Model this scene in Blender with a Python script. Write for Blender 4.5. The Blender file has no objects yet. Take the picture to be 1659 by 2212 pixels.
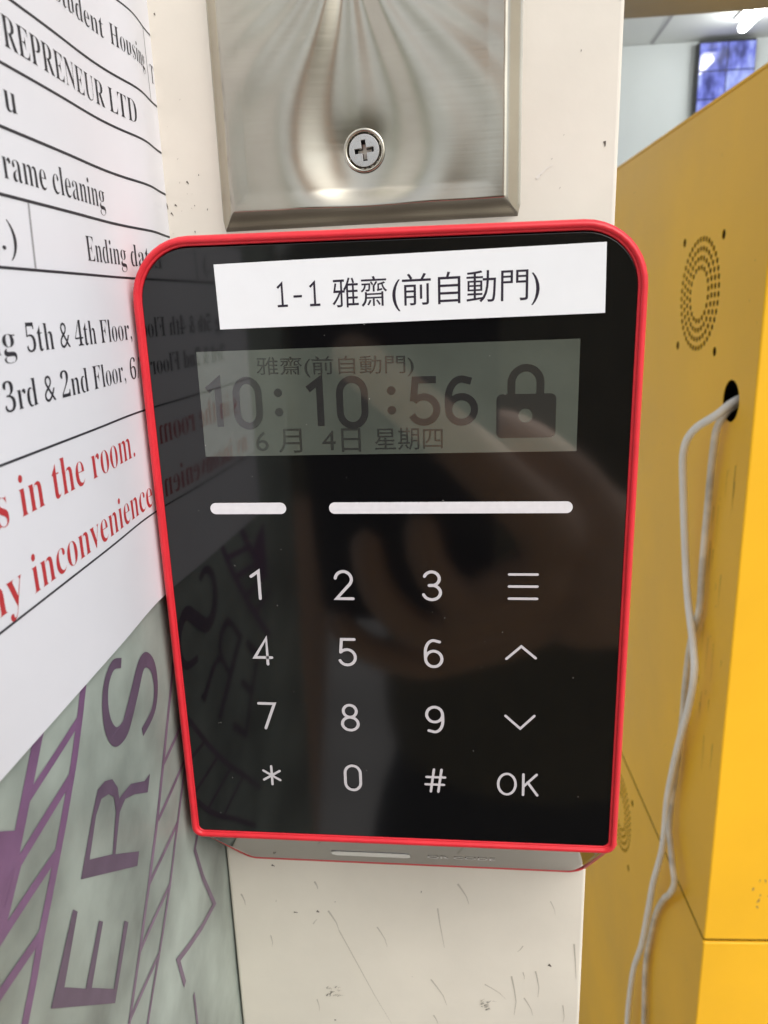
import bpy, bmesh, math, random
from mathutils import Vector, Matrix
random.seed(7)
SC = bpy.context.scene
COL = SC.collection
MM = 0.001

# ------------------------------------------------------------------ camera, sky, sun, exposure
CAM = Vector((13.04, -127.08, 34.76))
YAW, PITCH, ROLL = 0.1078, -0.2642, 0.0317
ROT = (Matrix.Rotation(YAW, 3, 'Z') @ Matrix.Rotation(PITCH, 3, 'X') @ Matrix.Rotation(ROLL, 3, 'Y'))
RIGHT, FWD, UP = ROT.col[0].copy(), ROT.col[1].copy(), ROT.col[2].copy()
cd = bpy.data.cameras.new('camera')
cam = bpy.data.objects.new('camera', cd)
COL.objects.link(cam)
cm = Matrix((( RIGHT.x, UP.x, -FWD.x, CAM.x*MM), (RIGHT.y, UP.y, -FWD.y, CAM.y*MM), (RIGHT.z, UP.z, -FWD.z, CAM.z*MM), (0, 0, 0, 1)))
cam.matrix_world = cm
cd.sensor_fit = 'VERTICAL'
cd.sensor_height = 36.0
cd.lens = 1661/2212*36.0
cd.clip_start = 0.004
cd.clip_end = 500
cd.dof.use_dof = True
cd.dof.focus_distance = 0.137
cd.dof.aperture_fstop = 42.0
SC.camera = cam

W = bpy.data.worlds.new('World')
SC.world = W
W.use_nodes = True
wn = W.node_tree.nodes
sky = wn.new('ShaderNodeTexSky')
sky.sky_type = 'NISHITA'
sky.sun_disc = False
SUN_EL, SUN_AZ = math.radians(48), math.radians(136)   # azimuth clockwise from +y
sky.sun_elevation = SUN_EL
sky.sun_rotation = SUN_AZ
sky.air_density = 1.0
sky.dust_density = 4.0
bg = wn['Background']
grey = wn.new('ShaderNodeHueSaturation')                   # thin overcast: a paler sky
grey.inputs['Saturation'].default_value = 0.4
W.node_tree.links.new(sky.outputs[0], grey.inputs['Color'])
W.node_tree.links.new(grey.outputs[0], bg.inputs[0])
bg.inputs[1].default_value = 0.15
sl = bpy.data.lights.new('sun', 'SUN')
sl.energy = 0.5
sl.angle = math.radians(50)
sl.color = (1.0, 0.96, 0.9)
so = bpy.data.objects.new('sun', sl)
COL.objects.link(so)
sdir = Vector((math.sin(SUN_AZ)*math.cos(SUN_EL), math.cos(SUN_AZ)*math.cos(SUN_EL), math.sin(SUN_EL)))
so.rotation_euler = sdir.to_track_quat('Z', 'Y').to_euler()
SC.view_settings.view_transform = 'Standard'
SC.view_settings.look = 'None'
SC.view_settings.exposure = 0.42
SC.view_settings.gamma = 1

# ------------------------------------------------------------------ helpers
def mat(name, color, rough=0.5, metal=0.0, spec=0.5, var=0.0, vscale=200.0, bump=0.0, bscale=600.0, coat=0.0,
        stretch=None, emit=None, estr=0.0, ior=1.5, rvar=0.0):
    m = bpy.data.materials.new(name)
    m.use_nodes = True
    nt = m.node_tree
    b = nt.nodes['Principled BSDF']
    b.inputs['Base Color'].default_value = (*color, 1)
    b.inputs['Roughness'].default_value = rough
    b.inputs['Metallic'].default_value = metal
    b.inputs['Specular IOR Level'].default_value = spec
    b.inputs['IOR'].default_value = ior
    b.inputs['Coat Weight'].default_value = coat
    b.inputs['Coat Roughness'].default_value = 0.03
    if emit:
        b.inputs['Emission Color'].default_value = (*emit, 1)
        b.inputs['Emission Strength'].default_value = estr
    if var or bump or rvar:
        tc = nt.nodes.new('ShaderNodeTexCoord')
        src = tc.outputs['Object']
        if stretch:
            mp = nt.nodes.new('ShaderNodeMapping')
            mp.inputs['Scale'].default_value = stretch
            nt.links.new(src, mp.inputs[0])
            src = mp.outputs[0]
        if var or rvar:
            n = nt.nodes.new('ShaderNodeTexNoise')
            n.inputs['Scale'].default_value = vscale
            n.inputs['Detail'].default_value = 6
            nt.links.new(src, n.inputs['Vector'])
        if var:
            r = nt.nodes.new('ShaderNodeValToRGB')
            r.color_ramp.elements[0].position = 0.3
            r.color_ramp.elements[1].position = 0.7
            r.color_ramp.elements[0].color = (*[max(0, c*(1-var)) for c in color], 1)
            r.color_ramp.elements[1].color = (*[min(1, c*(1+var*0.6)) for c in color], 1)
            nt.links.new(n.outputs[0], r.inputs[0])
            nt.links.new(r.outputs[0], b.inputs['Base Color'])
        if rvar:
            mr = nt.nodes.new('ShaderNodeMapRange')
            mr.inputs['To Min'].default_value = max(0.02, rough-rvar)
            mr.inputs['To Max'].default_value = rough+rvar
            nt.links.new(n.outputs[0], mr.inputs[0])
            nt.links.new(mr.outputs[0], b.inputs['Roughness'])
        if bump:
            n2 = nt.nodes.new('ShaderNodeTexNoise')
            n2.inputs['Scale'].default_value = bscale
            n2.inputs['Detail'].default_value = 4
            nt.links.new(src, n2.inputs['Vector'])
            bp = nt.nodes.new('ShaderNodeBump')
            bp.inputs['Strength'].default_value = bump
            bp.inputs['Distance'].default_value = 0.0003
            nt.links.new(n2.outputs[0], bp.inputs['Height'])
            nt.links.new(bp.outputs[0], b.inputs['Normal'])
    return m

def wloc(o):
    l = Vector((0, 0, 0))
    while o is not None:
        l = l + o.location
        o = o.parent
    return l

def link(name, me, m, parent=None, smooth=False):
    """a mesh whose coordinates are world millimetres, linked as one object"""
    L = wloc(parent) if parent else Vector((0, 0, 0))
    for v in me.vertices:
        v.co = Vector(v.co)*MM - L
    me.materials.clear()
    if m:
        me.materials.append(m)
    for p in me.polygons:
        p.use_smooth = smooth
        p.material_index = 0
    me.name = name
    o = bpy.data.objects.new(name, me)
    COL.objects.link(o)
    o.parent = parent
    return o

def mesh(name, V, F, m, parent=None, smooth=False):
    me = bpy.data.meshes.new(name)
    me.from_pydata([tuple(v) for v in V], [], F)
    me.update()
    return link(name, me, m, parent, smooth)

def tag(o, label, cat, group=None, kind=None):
    if kind:
        o['kind'] = kind
    if label:
        o['label'] = label
    if cat:
        o['category'] = cat
    if group:
        o['group'] = group
    return o

def struct(o):
    o['kind'] = 'structure'
    return o

def thing(name, loc, label, cat, group=None):
    o = bpy.data.objects.new(name, None)
    o.empty_display_size = 0.01
    COL.objects.link(o)
    o.location = Vector(loc)*MM
    return tag(o, label, cat, group)

def box_bm(bm, lo, hi, bev=0.0):
    r = bmesh.ops.create_cube(bm, size=1)
    vs = r['verts']
    for v in vs:
        v.co = Vector([lo[i] + (v.co[i]+0.5)*(hi[i]-lo[i]) for i in range(3)])
    if bev:
        es = list({e for v in vs for e in v.link_edges})
        bmesh.ops.bevel(bm, geom=es, offset=bev, segments=3, profile=0.5, affect='EDGES')

def bmo(name, bm, m, parent=None, smooth=False):
    me = bpy.data.meshes.new(name)
    bm.normal_update()
    bm.to_mesh(me)
    bm.free()
    return link(name, me, m, parent, smooth)

def box(name, lo, hi, m, parent=None, bev=0.0, yawpiv=None):
    bm = bmesh.new()
    box_bm(bm, lo, hi, bev)
    if yawpiv:
        bmesh.ops.rotate(bm, cent=Vector(yawpiv[0]), matrix=Matrix.Rotation(yawpiv[1], 3, 'Z'), verts=bm.verts)
    return bmo(name, bm, m, parent)

class Plane:
    """a plane with axes u (reading direction) and v (up); n points out of the surface"""
    def __init__(s, o, u, v):
        s.o, s.u, s.v = Vector(o), Vector(u).normalized(), Vector(v).normalized()
        s.n = s.u.cross(s.v)
    def at(s, a, b, h=0.0):
        return s.o + s.u*a + s.v*b + s.n*h

def curve_mesh(cu):
    o = bpy.data.objects.new('tmp', cu)
    COL.objects.link(o)
    dg = bpy.context.evaluated_depsgraph_get()
    me = bpy.data.meshes.new_from_object(o.evaluated_get(dg))
    bpy.data.objects.remove(o)
    bpy.data.curves.remove(cu)
    return me

def fill_mesh(loops, ext=0.0, bevel=0.0):
    """2D outlines (outer and holes) filled; ext = half thickness"""
    cu = bpy.data.curves.new('c', 'CURVE')
    cu.dimensions = '2D'
    cu.fill_mode = 'BOTH'
    cu.extrude = ext
    cu.bevel_depth = bevel
    cu.bevel_resolution = 2
    if bevel:
        cu.offset = -bevel
    for lp in loops:
        s = cu.splines.new('POLY')
        s.points.add(len(lp)-1)
        for p, (x, y) in zip(s.points, lp):
            p.co = (x, y, 0, 1)
        s.use_cyclic_u = True
    return curve_mesh(cu)

def on_plane(me, pl, h=0.0, fn=None):
    for v in me.vertices:
        a, b, c = v.co
        d = h + c + (fn(a, b) if fn else 0)
        v.co = pl.at(a, b, d)
    return me

def filled(name, loops, pl, h, m, parent, ext=0.0, bevel=0.0, fn=None, smooth=False):
    return link(name, on_plane(fill_mesh(loops, ext, bevel), pl, h, fn), m, parent, smooth)

def rrect(x0, x1, z0, z1, rt, rb, n=8):
    """rounded rectangle, counter-clockwise from the lower right corner"""
    P = []
    for cx, cz, r, a0 in ((x1-rb, z0+rb, rb, -90), (x1-rt, z1-rt, rt, 0), (x0+rt, z1-rt, rt, 90), (x0+rb, z0+rb, rb, 180)):
        for i in range(n+1):
            a = math.radians(a0 + 90*i/n)
            P.append((cx + r*math.cos(a), cz + r*math.sin(a)))
    return P

def loft(name, rings, m, parent, closed=True, cap0=False, cap1=False, smooth=True):
    V, F = [], []
    n = len(rings[0])
    for r in rings:
        V += r
    for k in range(len(rings)-1):
        for i in range(n if closed else n-1):
            j = (i+1) % n
            F.append((k*n+i, k*n+j, (k+1)*n+j, (k+1)*n+i))
    if cap0:
        F.append(tuple(range(n)))
    if cap1:
        F.append(tuple(range((len(rings)-1)*n, len(rings)*n))[::-1])
    me = bpy.data.meshes.new(name)
    me.from_pydata([tuple(v) for v in V], [], F)
    bm = bmesh.new()
    bm.from_mesh(me)
    bmesh.ops.recalc_face_normals(bm, faces=bm.faces)
    bm.to_mesh(me)
    bm.free()
    return link(name, me, m, parent, smooth)

def ribbon(V, F, pts, w, h, closed=False, cap=True, w1=None):
    """2D stroke with mitred joins appended to V (a, b, h) and F; w may taper to w1"""
    n = len(pts)
    L, R = [], []
    for i in range(n):
        p = Vector(pts[i])
        a = Vector(pts[(i-1) % n]) if (closed or i > 0) else None
        c = Vector(pts[(i+1) % n]) if (closed or i < n-1) else None
        d0 = (p-a).normalized() if a is not None else None
        d1 = (c-p).normalized() if c is not None else None
        d0 = d0 if d0 is not None else d1
        d1 = d1 if d1 is not None else d0
        n0, n1 = Vector((-d0.y, d0.x)), Vector((-d1.y, d1.x))
        mm = (n0+n1)
        if mm.length < 1e-4:
            mm = n0.copy()
        mm.normalize()
        k = min(2.2, 1/max(0.35, mm.dot(n0)))
        ww = (w if w1 is None else w + (w1-w)*i/max(1, n-1))/2
        L.append(p + mm*ww*k)
        R.append(p - mm*ww*k)
    b = len(V)
    for l, r in zip(L, R):
        V.append((l.x, l.y, h))
        V.append((r.x, r.y, h))
    for i in range(n if closed else n-1):
        j = (i+1) % n
        F.append((b+2*i+1, b+2*j+1, b+2*j, b+2*i))
    if cap and not closed:
        for (p, q, s) in ((pts[0], pts[1], 0), (pts[-1], pts[-2], -1)):
            p = Vector(p)
            d = (p-Vector(q)).normalized()
            a0 = math.atan2(d.y, d.x)
            r = (w if (s == 0 or w1 is None) else w1)/2
            c0 = len(V)
            for t in range(7):
                a = a0 - math.pi/2 + math.pi*t/6
                V.append((p.x + r*math.cos(a), p.y + r*math.sin(a), h))
            F.append(tuple(range(c0, c0+7)))

def strokes(name, paths, w, pl, h, m, parent, step=0.006, cap=True, closed=()):
    V, F = [], []
    for k, p in enumerate(paths):
        ribbon(V, F, p, w, h + k*step, closed=(k in closed), cap=cap)
    return mesh(name, [pl.at(a, b, c) for a, b, c in V], F, m, parent)

def arc(cx, cy, rx, ry, a0, a1, n=16):
    return [(cx + rx*math.cos(math.radians(a0+(a1-a0)*i/n)), cy + ry*math.sin(math.radians(a0+(a1-a0)*i/n))) for i in range(n+1)]

def text_mesh(s, off=0.0):
    cu = bpy.data.curves.new('t', 'FONT')
    cu.body = s
    cu.size = 1.0
    cu.offset = off
    cu.resolution_u = 4
    return curve_mesh(cu)

def serif(s):
    o = ''
    for ch in s:
        if 'A' <= ch <= 'Z':
            o += chr(0x1D400+ord(ch)-65)
        elif 'a' <= ch <= 'z':
            o += chr(0x1D41A+ord(ch)-97)
        elif '0' <= ch <= '9':
            o += chr(0x1D7CE+ord(ch)-48)
        else:
            o += ch
    return o

def bbox(me):
    xs = [v.co.x for v in me.vertices]
    ys = [v.co.y for v in me.vertices]
    return min(xs), max(xs), min(ys), max(ys)

def text(name, s, u0, u1, base, cap, capref, pl, h, m, parent, off=0.0, slope=0.0, fn=None):
    """lettering fitted between u0 and u1, standing on base; cap = height of capref"""
    me = text_mesh(s, off)
    x0, x1, _, _ = bbox(me)
    r = text_mesh(capref, off)
    _, _, y0, y1 = bbox(r)
    bpy.data.meshes.remove(r)
    kx, ky = (u1-u0)/(x1-x0), cap/y1
    for v in me.vertices:
        v.co.x = u0 + (v.co.x-x0)*kx
        v.co.y = base + v.co.y*ky + slope*(v.co.x-u0)
    return link(name, on_plane(me, pl, h, fn), m, parent)

# ------------------------------------------------------------------ materials
M = {}
M['post'] = mat('cream_paint', (0.775, 0.735, 0.645), 0.42, var=0.09, vscale=32, bump=0.14, bscale=420, rvar=.1)
M['wall'] = mat('wall_paint', (0.55, 0.55, 0.52), 0.7, var=0.08, vscale=20)
M['banner'] = mat('banner_print', (0.335, 0.39, 0.35), 0.42, var=0.5, vscale=42, bump=0.05, bscale=900)
M['purple'] = mat('purple_ink', (0.125, 0.085, 0.135), 0.5, var=0.15, vscale=200)
M['purple_bold'] = mat('bold_purple_ink', (0.20, 0.105, 0.21), 0.5, var=0.15, vscale=200)
M['purple_thin'] = mat('pale_purple_ink', (0.20, 0.135, 0.20), 0.5, var=0.2, vscale=200)
M['paper'] = mat('white_paper', (0.80, 0.815, 0.865), 0.38, var=0.03, vscale=40, bump=0.25, bscale=35)
M['ink'] = mat('black_ink', (0.02, 0.02, 0.028), 0.6)
M['greyink'] = mat('grey_ink', (0.36, 0.36, 0.38), 0.6)
M['redink'] = mat('red_ink', (0.50, 0.035, 0.04), 0.6)
M['red'] = mat('red_plastic', (0.71, 0.022, 0.036), 0.38, var=0.07, vscale=300, bump=0.12, bscale=1800, rvar=.1)
M['shell'] = mat('dark_shell', (0.13, 0.115, 0.105), 0.4)
M['black'] = mat('black_acrylic', (0.004, 0.004, 0.0045), 0.075, ior=1.60, rvar=0.035, vscale=45)
M['lip'] = mat('smoked_acrylic', (0.012, 0.012, 0.012), 0.06, spec=0.3, ior=1.4)
M['lcd'] = mat('display_ground', (0.084, 0.096, 0.080), 0.05, var=0.16, vscale=90, ior=1.95)
M['lcdink'] = mat('display_segments', (0.028, 0.028, 0.027), 0.05, ior=1.95)
M['lcdfaint'] = mat('display_small_text', (0.036, 0.038, 0.034), 0.05, ior=1.95)
M['print'] = mat('light_grey_print', (0.62, 0.60, 0.63), 0.3)
M['bar'] = mat('milky_light_guide', (0.80, 0.79, 0.82), 0.3, var=0.04, vscale=900)
M['label'] = mat('white_label_film', (0.84, 0.86, 0.88), 0.45, var=0.015, vscale=200)
M['labelink'] = mat('label_ink', (0.012, 0.006, 0.02), 0.5)
M['lipbar'] = mat('clear_lens', (0.85, 0.85, 0.83), 0.3)
M['screw'] = mat('screw_steel', (0.62, 0.60, 0.57), 0.25, 1.0, rvar=0.12, vscale=1500)
M['recess'] = mat('shaded_recess_steel', (0.055, 0.055, 0.06), 0.3, 1.0)  # screw steel darkened: the recess shade is put into the colour
M['yellow'] = mat('yellow_paint', (0.92, 0.50, 0.014), 0.45, spec=0.35, var=0.10, vscale=7, bump=0.05, bscale=220, rvar=0.08)
M['dark'] = mat('cabinet_inside', (0.02, 0.018, 0.015), 0.8)
M['grime'] = mat('grime', (0.16, 0.12, 0.085), 0.8)
M['scuff'] = mat('scuff', (0.49, 0.46, 0.40), 0.7)
M['scuffdark'] = mat('dark_scuff', (0.10, 0.085, 0.07), 0.7)
M['cable'] = mat('cable_sheath', (0.86, 0.83, 0.74), 0.35, var=0.06, vscale=60)
M['cable_dirty'] = mat('stained_cable_sheath', (0.70, 0.64, 0.52), 0.5, var=0.35, vscale=60)
M['roomwall'] = mat('room_wall_paint', (0.78, 0.84, 0.84), 0.6, var=0.03, vscale=4)
M['ceiling'] = mat('ceiling_paint', (0.72, 0.75, 0.73), 0.7, var=0.04, vscale=4)
M['beam'] = mat('beam_paint', (0.235, 0.245, 0.255), 0.6, var=0.12, vscale=15)
M['bezel'] = mat('monitor_bezel', (0.03, 0.03, 0.035), 0.4)
M['tube'] = mat('tube_glass', (0.9, 0.9, 0.9), 0.3, emit=(1.0, 1.0, 0.97), estr=30.0)
M['fixture'] = mat('lamp_housing', (0.8, 0.8, 0.8), 0.4)
M['ground'] = mat('paving', (0.44, 0.425, 0.40), 0.8, var=0.2, vscale=3)
M['skin'] = mat('skin', (0.82, 0.585, 0.44), 0.5, var=0.08, vscale=80, bump=0.1, bscale=900)
M['shirt'] = mat('olive_cloth', (0.19, 0.18, 0.115), 0.9, var=0.2, vscale=60)
M['trousers'] = mat('trouser_cloth', (0.05, 0.055, 0.06), 0.9, var=0.2, vscale=60)
M['hair'] = mat('hair', (0.012, 0.010, 0.009), 0.5)
M['phone'] = mat('phone_back', (0.015, 0.016, 0.02), 0.3)
M['eye'] = mat('eye_white', (0.7, 0.68, 0.64), 0.2)
M['iris'] = mat('iris', (0.03, 0.02, 0.015), 0.2)
M['shoe'] = mat('shoe', (0.04, 0.04, 0.045), 0.6)
M['lip_skin'] = mat('lips', (0.42, 0.16, 0.13), 0.45)

def steel_material():
    m = bpy.data.materials.new('brushed_steel')
    m.use_nodes = True
    nt = m.node_tree
    b = nt.nodes['Principled BSDF']
    b.inputs['Metallic'].default_value = 1.0
    tc = nt.nodes.new('ShaderNodeTexCoord')
    mp = nt.nodes.new('ShaderNodeMapping')
    mp.inputs['Scale'].default_value = (60, 60, 2600)
    n = nt.nodes.new('ShaderNodeTexNoise')
    n.inputs['Scale'].default_value = 1.0
    n.inputs['Detail'].default_value = 5
    nt.links.new(tc.outputs['Object'], mp.inputs[0])
    nt.links.new(mp.outputs[0], n.inputs['Vector'])
    n2 = nt.nodes.new('ShaderNodeTexNoise')
    n2.inputs['Scale'].default_value = 55
    n2.inputs['Detail'].default_value = 6
    nt.links.new(tc.outputs['Object'], n2.inputs['Vector'])
    r = nt.nodes.new('ShaderNodeValToRGB')
    r.color_ramp.elements[0].position = 0.32
    r.color_ramp.elements[0].color = (0.43, 0.40, 0.335, 1)
    r.color_ramp.elements[1].position = 0.68
    r.color_ramp.elements[1].color = (0.53, 0.505, 0.42, 1)
    nt.links.new(n2.outputs[0], r.inputs[0])
    nt.links.new(r.outputs[0], b.inputs['Base Color'])
    mr = nt.nodes.new('ShaderNodeMapRange')
    mr.inputs['To Min'].default_value = 0.17
    mr.inputs['To Max'].default_value = 0.30
    nt.links.new(n.outputs[0], mr.inputs[0])
    nt.links.new(mr.outputs[0], b.inputs['Roughness'])
    bp = nt.nodes.new('ShaderNodeBump')
    bp.inputs['Strength'].default_value = 0.05
    bp.inputs['Distance'].default_value = 0.0001
    nt.links.new(n.outputs[0], bp.inputs['Height'])
    nt.links.new(bp.outputs[0], b.inputs['Normal'])
    return m
M['steel'] = steel_material()

def screen_material():
    """a bluish security picture wall: four by four pictures of blurred noise"""
    m = bpy.data.materials.new('lit_screen')
    m.use_nodes = True
    nt = m.node_tree
    b = nt.nodes['Principled BSDF']
    b.inputs['Base Color'].default_value = (0.01, 0.01, 0.015, 1)
    b.inputs['Roughness'].default_value = 0.04
    tc = nt.nodes.new('ShaderNodeTexCoord')
    mp = nt.nodes.new('ShaderNodeMapping')
    mp.inputs['Scale'].default_value = (34, 34, 18)
    n = nt.nodes.new('ShaderNodeTexNoise')
    n.inputs['Scale'].default_value = 1.0
    n.inputs['Detail'].default_value = 3
    nt.links.new(tc.outputs['Object'], mp.inputs[0])
    nt.links.new(mp.outputs[0], n.inputs['Vector'])
    r = nt.nodes.new('ShaderNodeValToRGB')
    e = r.color_ramp.elements
    e[0].position = 0.36
    e[0].color = (0.05, 0.06, 0.24, 1)
    e[1].position = 0.66
    e[1].color = (0.46, 0.55, 1.0, 1)
    x = e.new(0.52)
    x.color = (0.20, 0.24, 0.80, 1)
    nt.links.new(n.outputs[0], r.inputs[0])
    nt.links.new(r.outputs[0], b.inputs['Emission Color'])
    b.inputs['Emission Strength'].default_value = 0.75
    return m
M['screen'] = screen_material()

# ------------------------------------------------------------------ setting
XZ = lambda y: Plane((0, y, 0), (1, 0, 0), (0, 0, 1))      # planes facing the camera, h towards it
D = 25.0                                                   # front of the post; the reader's glass is y = 0
GZ = -1300.0
struct(mesh('ground', [(-60000, -60000, GZ), (60000, -60000, GZ), (60000, 60000, GZ), (-60000, 60000, GZ)], [(0, 1, 2, 3)], M['ground']))
struct(box('ceiling', (150, 760, 612), (1900, 2040, 636), M['ceiling']))
sm = mesh('ceiling_seam', [(455, 1980, 611.2), (463, 1980, 611.2), (463, 800, 611.2), (455, 800, 611.2)], [(3, 2, 1, 0)], M['greyink'])
struct(sm)
struct(box('room_wall', (-300, 1985, GZ+1), (2300, 2040, 611), M['roomwall']))
struct(box('lintel', (60, 640, 283), (1500, 700, 420), M['beam']))
box_jamb = tag(box('door_jamb', (303, 655, GZ+1), (370, 699, 282), M['beam'], bev=2), 'grey painted door jamb standing behind the yellow cabinet', 'door jamb')

TH = math.radians(2.8)
WO = Vector((-44.2, D, 0))
WDIR = Vector((math.sin(TH), -math.cos(TH), 0))            # along the side wall, away from the post
WALL = Plane(WO, -WDIR, (0, 0, 1))                         # u = -s; n faces the camera
def ws(s, z, h=0.0):
    return WALL.at(-s, z, h)
V = [ws(s, z, h) for h in (-40, -2.2) for s, z in ((-60, GZ+1), (118, GZ+1), (118, 420), (-60, 420))]
struct(mesh('side_wall', V, [(0, 1, 2, 3), (7, 6, 5, 4), (0, 4, 5, 1), (1, 5, 6, 2), (2, 6, 7, 3), (3, 7, 4, 0)], M['wall']))

# ------------------------------------------------------------------ post
post = thing('door_post', (-2, 60, GZ), 'scratched cream painted post behind the red keypad reader', 'post')
bm = bmesh.new()
box_bm(bm, (-44.2, D, GZ), (40.5, 95, 420), 0.7)
bmo('shaft', bm, M['post'], post)
PP = XZ(D)
marks = [([(-20.1, -106.7), (-17.7, -112.3)], .55, 0), ([(-17.7, -112.3), (-13.0, -123.4), (-9.6, -131.5), (-5.6, -140.0)], .28, 0),
         ([(-8.3, -110.7), (-6.0, -116.4)], .38, 0), ([(6.4, -104.4), (6.9, -109), (7.9, -115.7)], .42, 0), ([(11.2, -97.2), (13.8, -102.8)], .6, 0),
         ([(32.7, -100.8), (33.9, -104.6)], .25, 0), ([(26.6, -114.0), (25.3, -115.8)], .35, 0), ([(29.7, -121.2), (30.4, -128.9)], .42, 0),
         ([(24.0, -123.1), (24.8, -134.8)], .45, 0), ([(17.6, -126.0), (22.7, -130.1)], .32, 0), ([(4.5, -125.5), (8.3, -133.1)], .4, 0),
         ([(27.1, -129.4), (29.3, -134.6)], .4, 0), ([(38.5, -112.6), (39.0, -118), (39.3, -122.9)], .4, 0), ([(-23.0, -98.4), (-22.3, -100.5)], .6, 0),
         ([(-24.0, -110.8), (-22.9, -109.3)], .3, 0), ([(-34.9, -114.9), (-34.7, -118.2)], .35, 0), ([(26.7, -121.7), (27.1, -123.8)], .3, 0),
         ([(-24.3, -133.8), (-23.9, -137.6)], .3, 0), ([(36.4, -130.9), (36.6, -136.2)], .3, 0), ([(5.0, -136.5), (6.0, -139.1)], .4, 0),
         ([(-41.4, -103.0), (-40.6, -106.2)], .5, 0), ([(-33.2, -94.2), (-32.5, -94.6)], .55, 1), ([(-22.9, -106.9), (-22.3, -107.3)], .7, 1),
         ([(-28.6, -107.6), (-27.6, -107.7)], .4, 1), ([(32.7, -119.0), (33.4, -119.6)], .7, 1), ([(-20.1, -140), (-19.7, -140.1)], .5, 1),
         ([(-43.4, 54.6), (-43.0, 53.4)], .4, 1), ([(38.0, 61.4), (38.1, 60.5)], .5, 1), ([(26.2, 55.8), (29.1, 58.0)], .55, 2),
         ([(-38.9, 58.2), (-38.5, 57.7)], .35, 1), ([(-42.1, 86.4), (-41.9, 86.0)], .3, 1),
         ([(-41.6, 54.2), (-41.2, 53.9)], .35, 1), ([(-42.5, 52.8), (-42.1, 52.2)], .3, 1)]
for q in range(26):                                        # fine speckles of dirt
    x, z = random.choice([(random.uniform(-43, -35), random.uniform(46, 92)), (random.uniform(25, 40), random.uniform(48, 85)),
                          (random.uniform(-43, 40), random.uniform(-142, -94)), (random.uniform(-43.5, -37), random.uniform(46, 56))])
    a = random.uniform(0, 6.28)
    l = random.uniform(.15, .7)
    marks.append(([(x, z), (x+l*math.cos(a)*.5, z+l*math.sin(a))], random.uniform(.1, .25), random.choice((0, 1, 0))))
for cx, cz in ((-20.0, -131.0), (18.0, -132.2)):           # two scraped patches
    for q in range(16):
        a = random.uniform(-.4, .9)
        x, z = cx+random.uniform(-1.9, 1.6), cz+random.uniform(-1.5, 1.4)
        l = random.uniform(.4, 1.5)
        marks.append(([(x, z), (x+l*math.cos(a), z+l*math.sin(a))], random.uniform(.12, .35), random.choice((0, 0, 1))))
for q in range(34):                                        # marks behind the reader's lip and on the lower face
    x, z = random.uniform(-43, 40), random.uniform(-260, -142)
    a = math.radians(random.uniform(-85, -45))
    l = random.uniform(.5, 7)
    marks.append(([(x, z), (x+l*math.cos(a), z+l*math.sin(a))], random.uniform(.15, .5), random.choice((0, 0, 1))))
for kind, nm, mm_ in ((0, 'scuff_marks', M['scuff']), (1, 'dirt_specks', M['scuffdark']), (2, 'pale_scratch', mat('pale_scratch', (.80, .765, .70), .6))):
    V, F = [], []
    for i, (p, w, k) in enumerate(marks):
        if k == kind:
            if len(p) == 2:                                 # tapered, slightly bent strokes
                (x0, z0), (x1, z1) = p
                nx, nz = -(z1-z0)*.06, (x1-x0)*.06
                p = [(x0, z0), (x0*.7+x1*.3+nx*.6, z0*.7+z1*.3+nz*.6), (x0*.35+x1*.65+nx, z0*.35+z1*.65+nz), (x1, z1)]
            ribbon(V, F, p, w*(.85 if k == 0 else 1), 0.03+0.002*i, cap=False, w1=w*.2)
    o = mesh(nm, [PP.at(*v) for v in V], F, mm_, post)
    o['kind'] = 'stuff'

# ------------------------------------------------------------------ pressed steel plate with screw
SX, SZ = -4.8, 61.7
plate = thing('steel_plate', (-4.5, D, 66), 'brushed steel plate with a dented hollow round one cross head screw', 'metal plate')
px0, px1, pz0, pz1 = -32.4, 23.4, 48.9, 150.0
def plate_depth(x, z):
    """how far the sheet stands off the post"""
    e = min(x-px0, px1-x, z-pz0, pz1-z)
    t = max(0.0, min(1.0, e/3.0))
    h = 3.6*(t*t*(3-2*t))*0.55 + 3.6*0.45*t
    k = max(0.0, min(1.0, (z-SZ)/34.0))
    ax = SX - 1.6*k
    dx = x-ax
    dz = min(0.0, z-SZ)
    s = 11.0*(1-k*k*(3-2*k)*.86)
    r = math.hypot(dx, dz)/s
    f = min(1.0, e/6.0) if e > 0 else 0
    amp = 1.8*(1-0.6*k)
    h -= f*amp*math.exp(-r*r*1.25)
    h += f*0.42*math.cos(r*4.9)*math.exp(-r*.62)*(1-0.6*k)
    rr = math.hypot(x-SX, z-SZ)
    h -= f*0.55*math.exp(-(rr/4.4)**2)
    R2 = math.hypot((x-SX-1)/19.0, (z-SZ-6)/30.0)
    h -= f*0.7*math.exp(-R2**2)
    h += f*0.05*math.sin(x*.35+z*.13)
    return h
nx, nz = 150, 230
V, F = [], []
def graded(a, b, n):
    r = []
    for i in range(n+1):
        t = i/n
        r.append(a + (b-a)*(t + 0.10*math.sin(2*math.pi*t)*-1/ (2*math.pi)*3))
    return r
gx, gz = graded(px0, px1, nx), [pz0 + (pz1-pz0)*(i/nz)**1.15 for i in range(nz+1)]
tilt = 0.012
for z in gz:
    for x in gx:
        zz = z + (tilt*(x-px0) if z == gz[0] else tilt*(x-px0)*max(0, 1-(z-pz0)/20))
        rx = 0.9*max(0, 1-(z-pz0)/2.0)                      # softened lower corners
        xx = max(min(x, px1-rx*0.5), px0+rx*0.5)
        V.append((xx, D - 0.02 - max(0, plate_depth(x, z)), zz))
hole_r = 3.3
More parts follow.
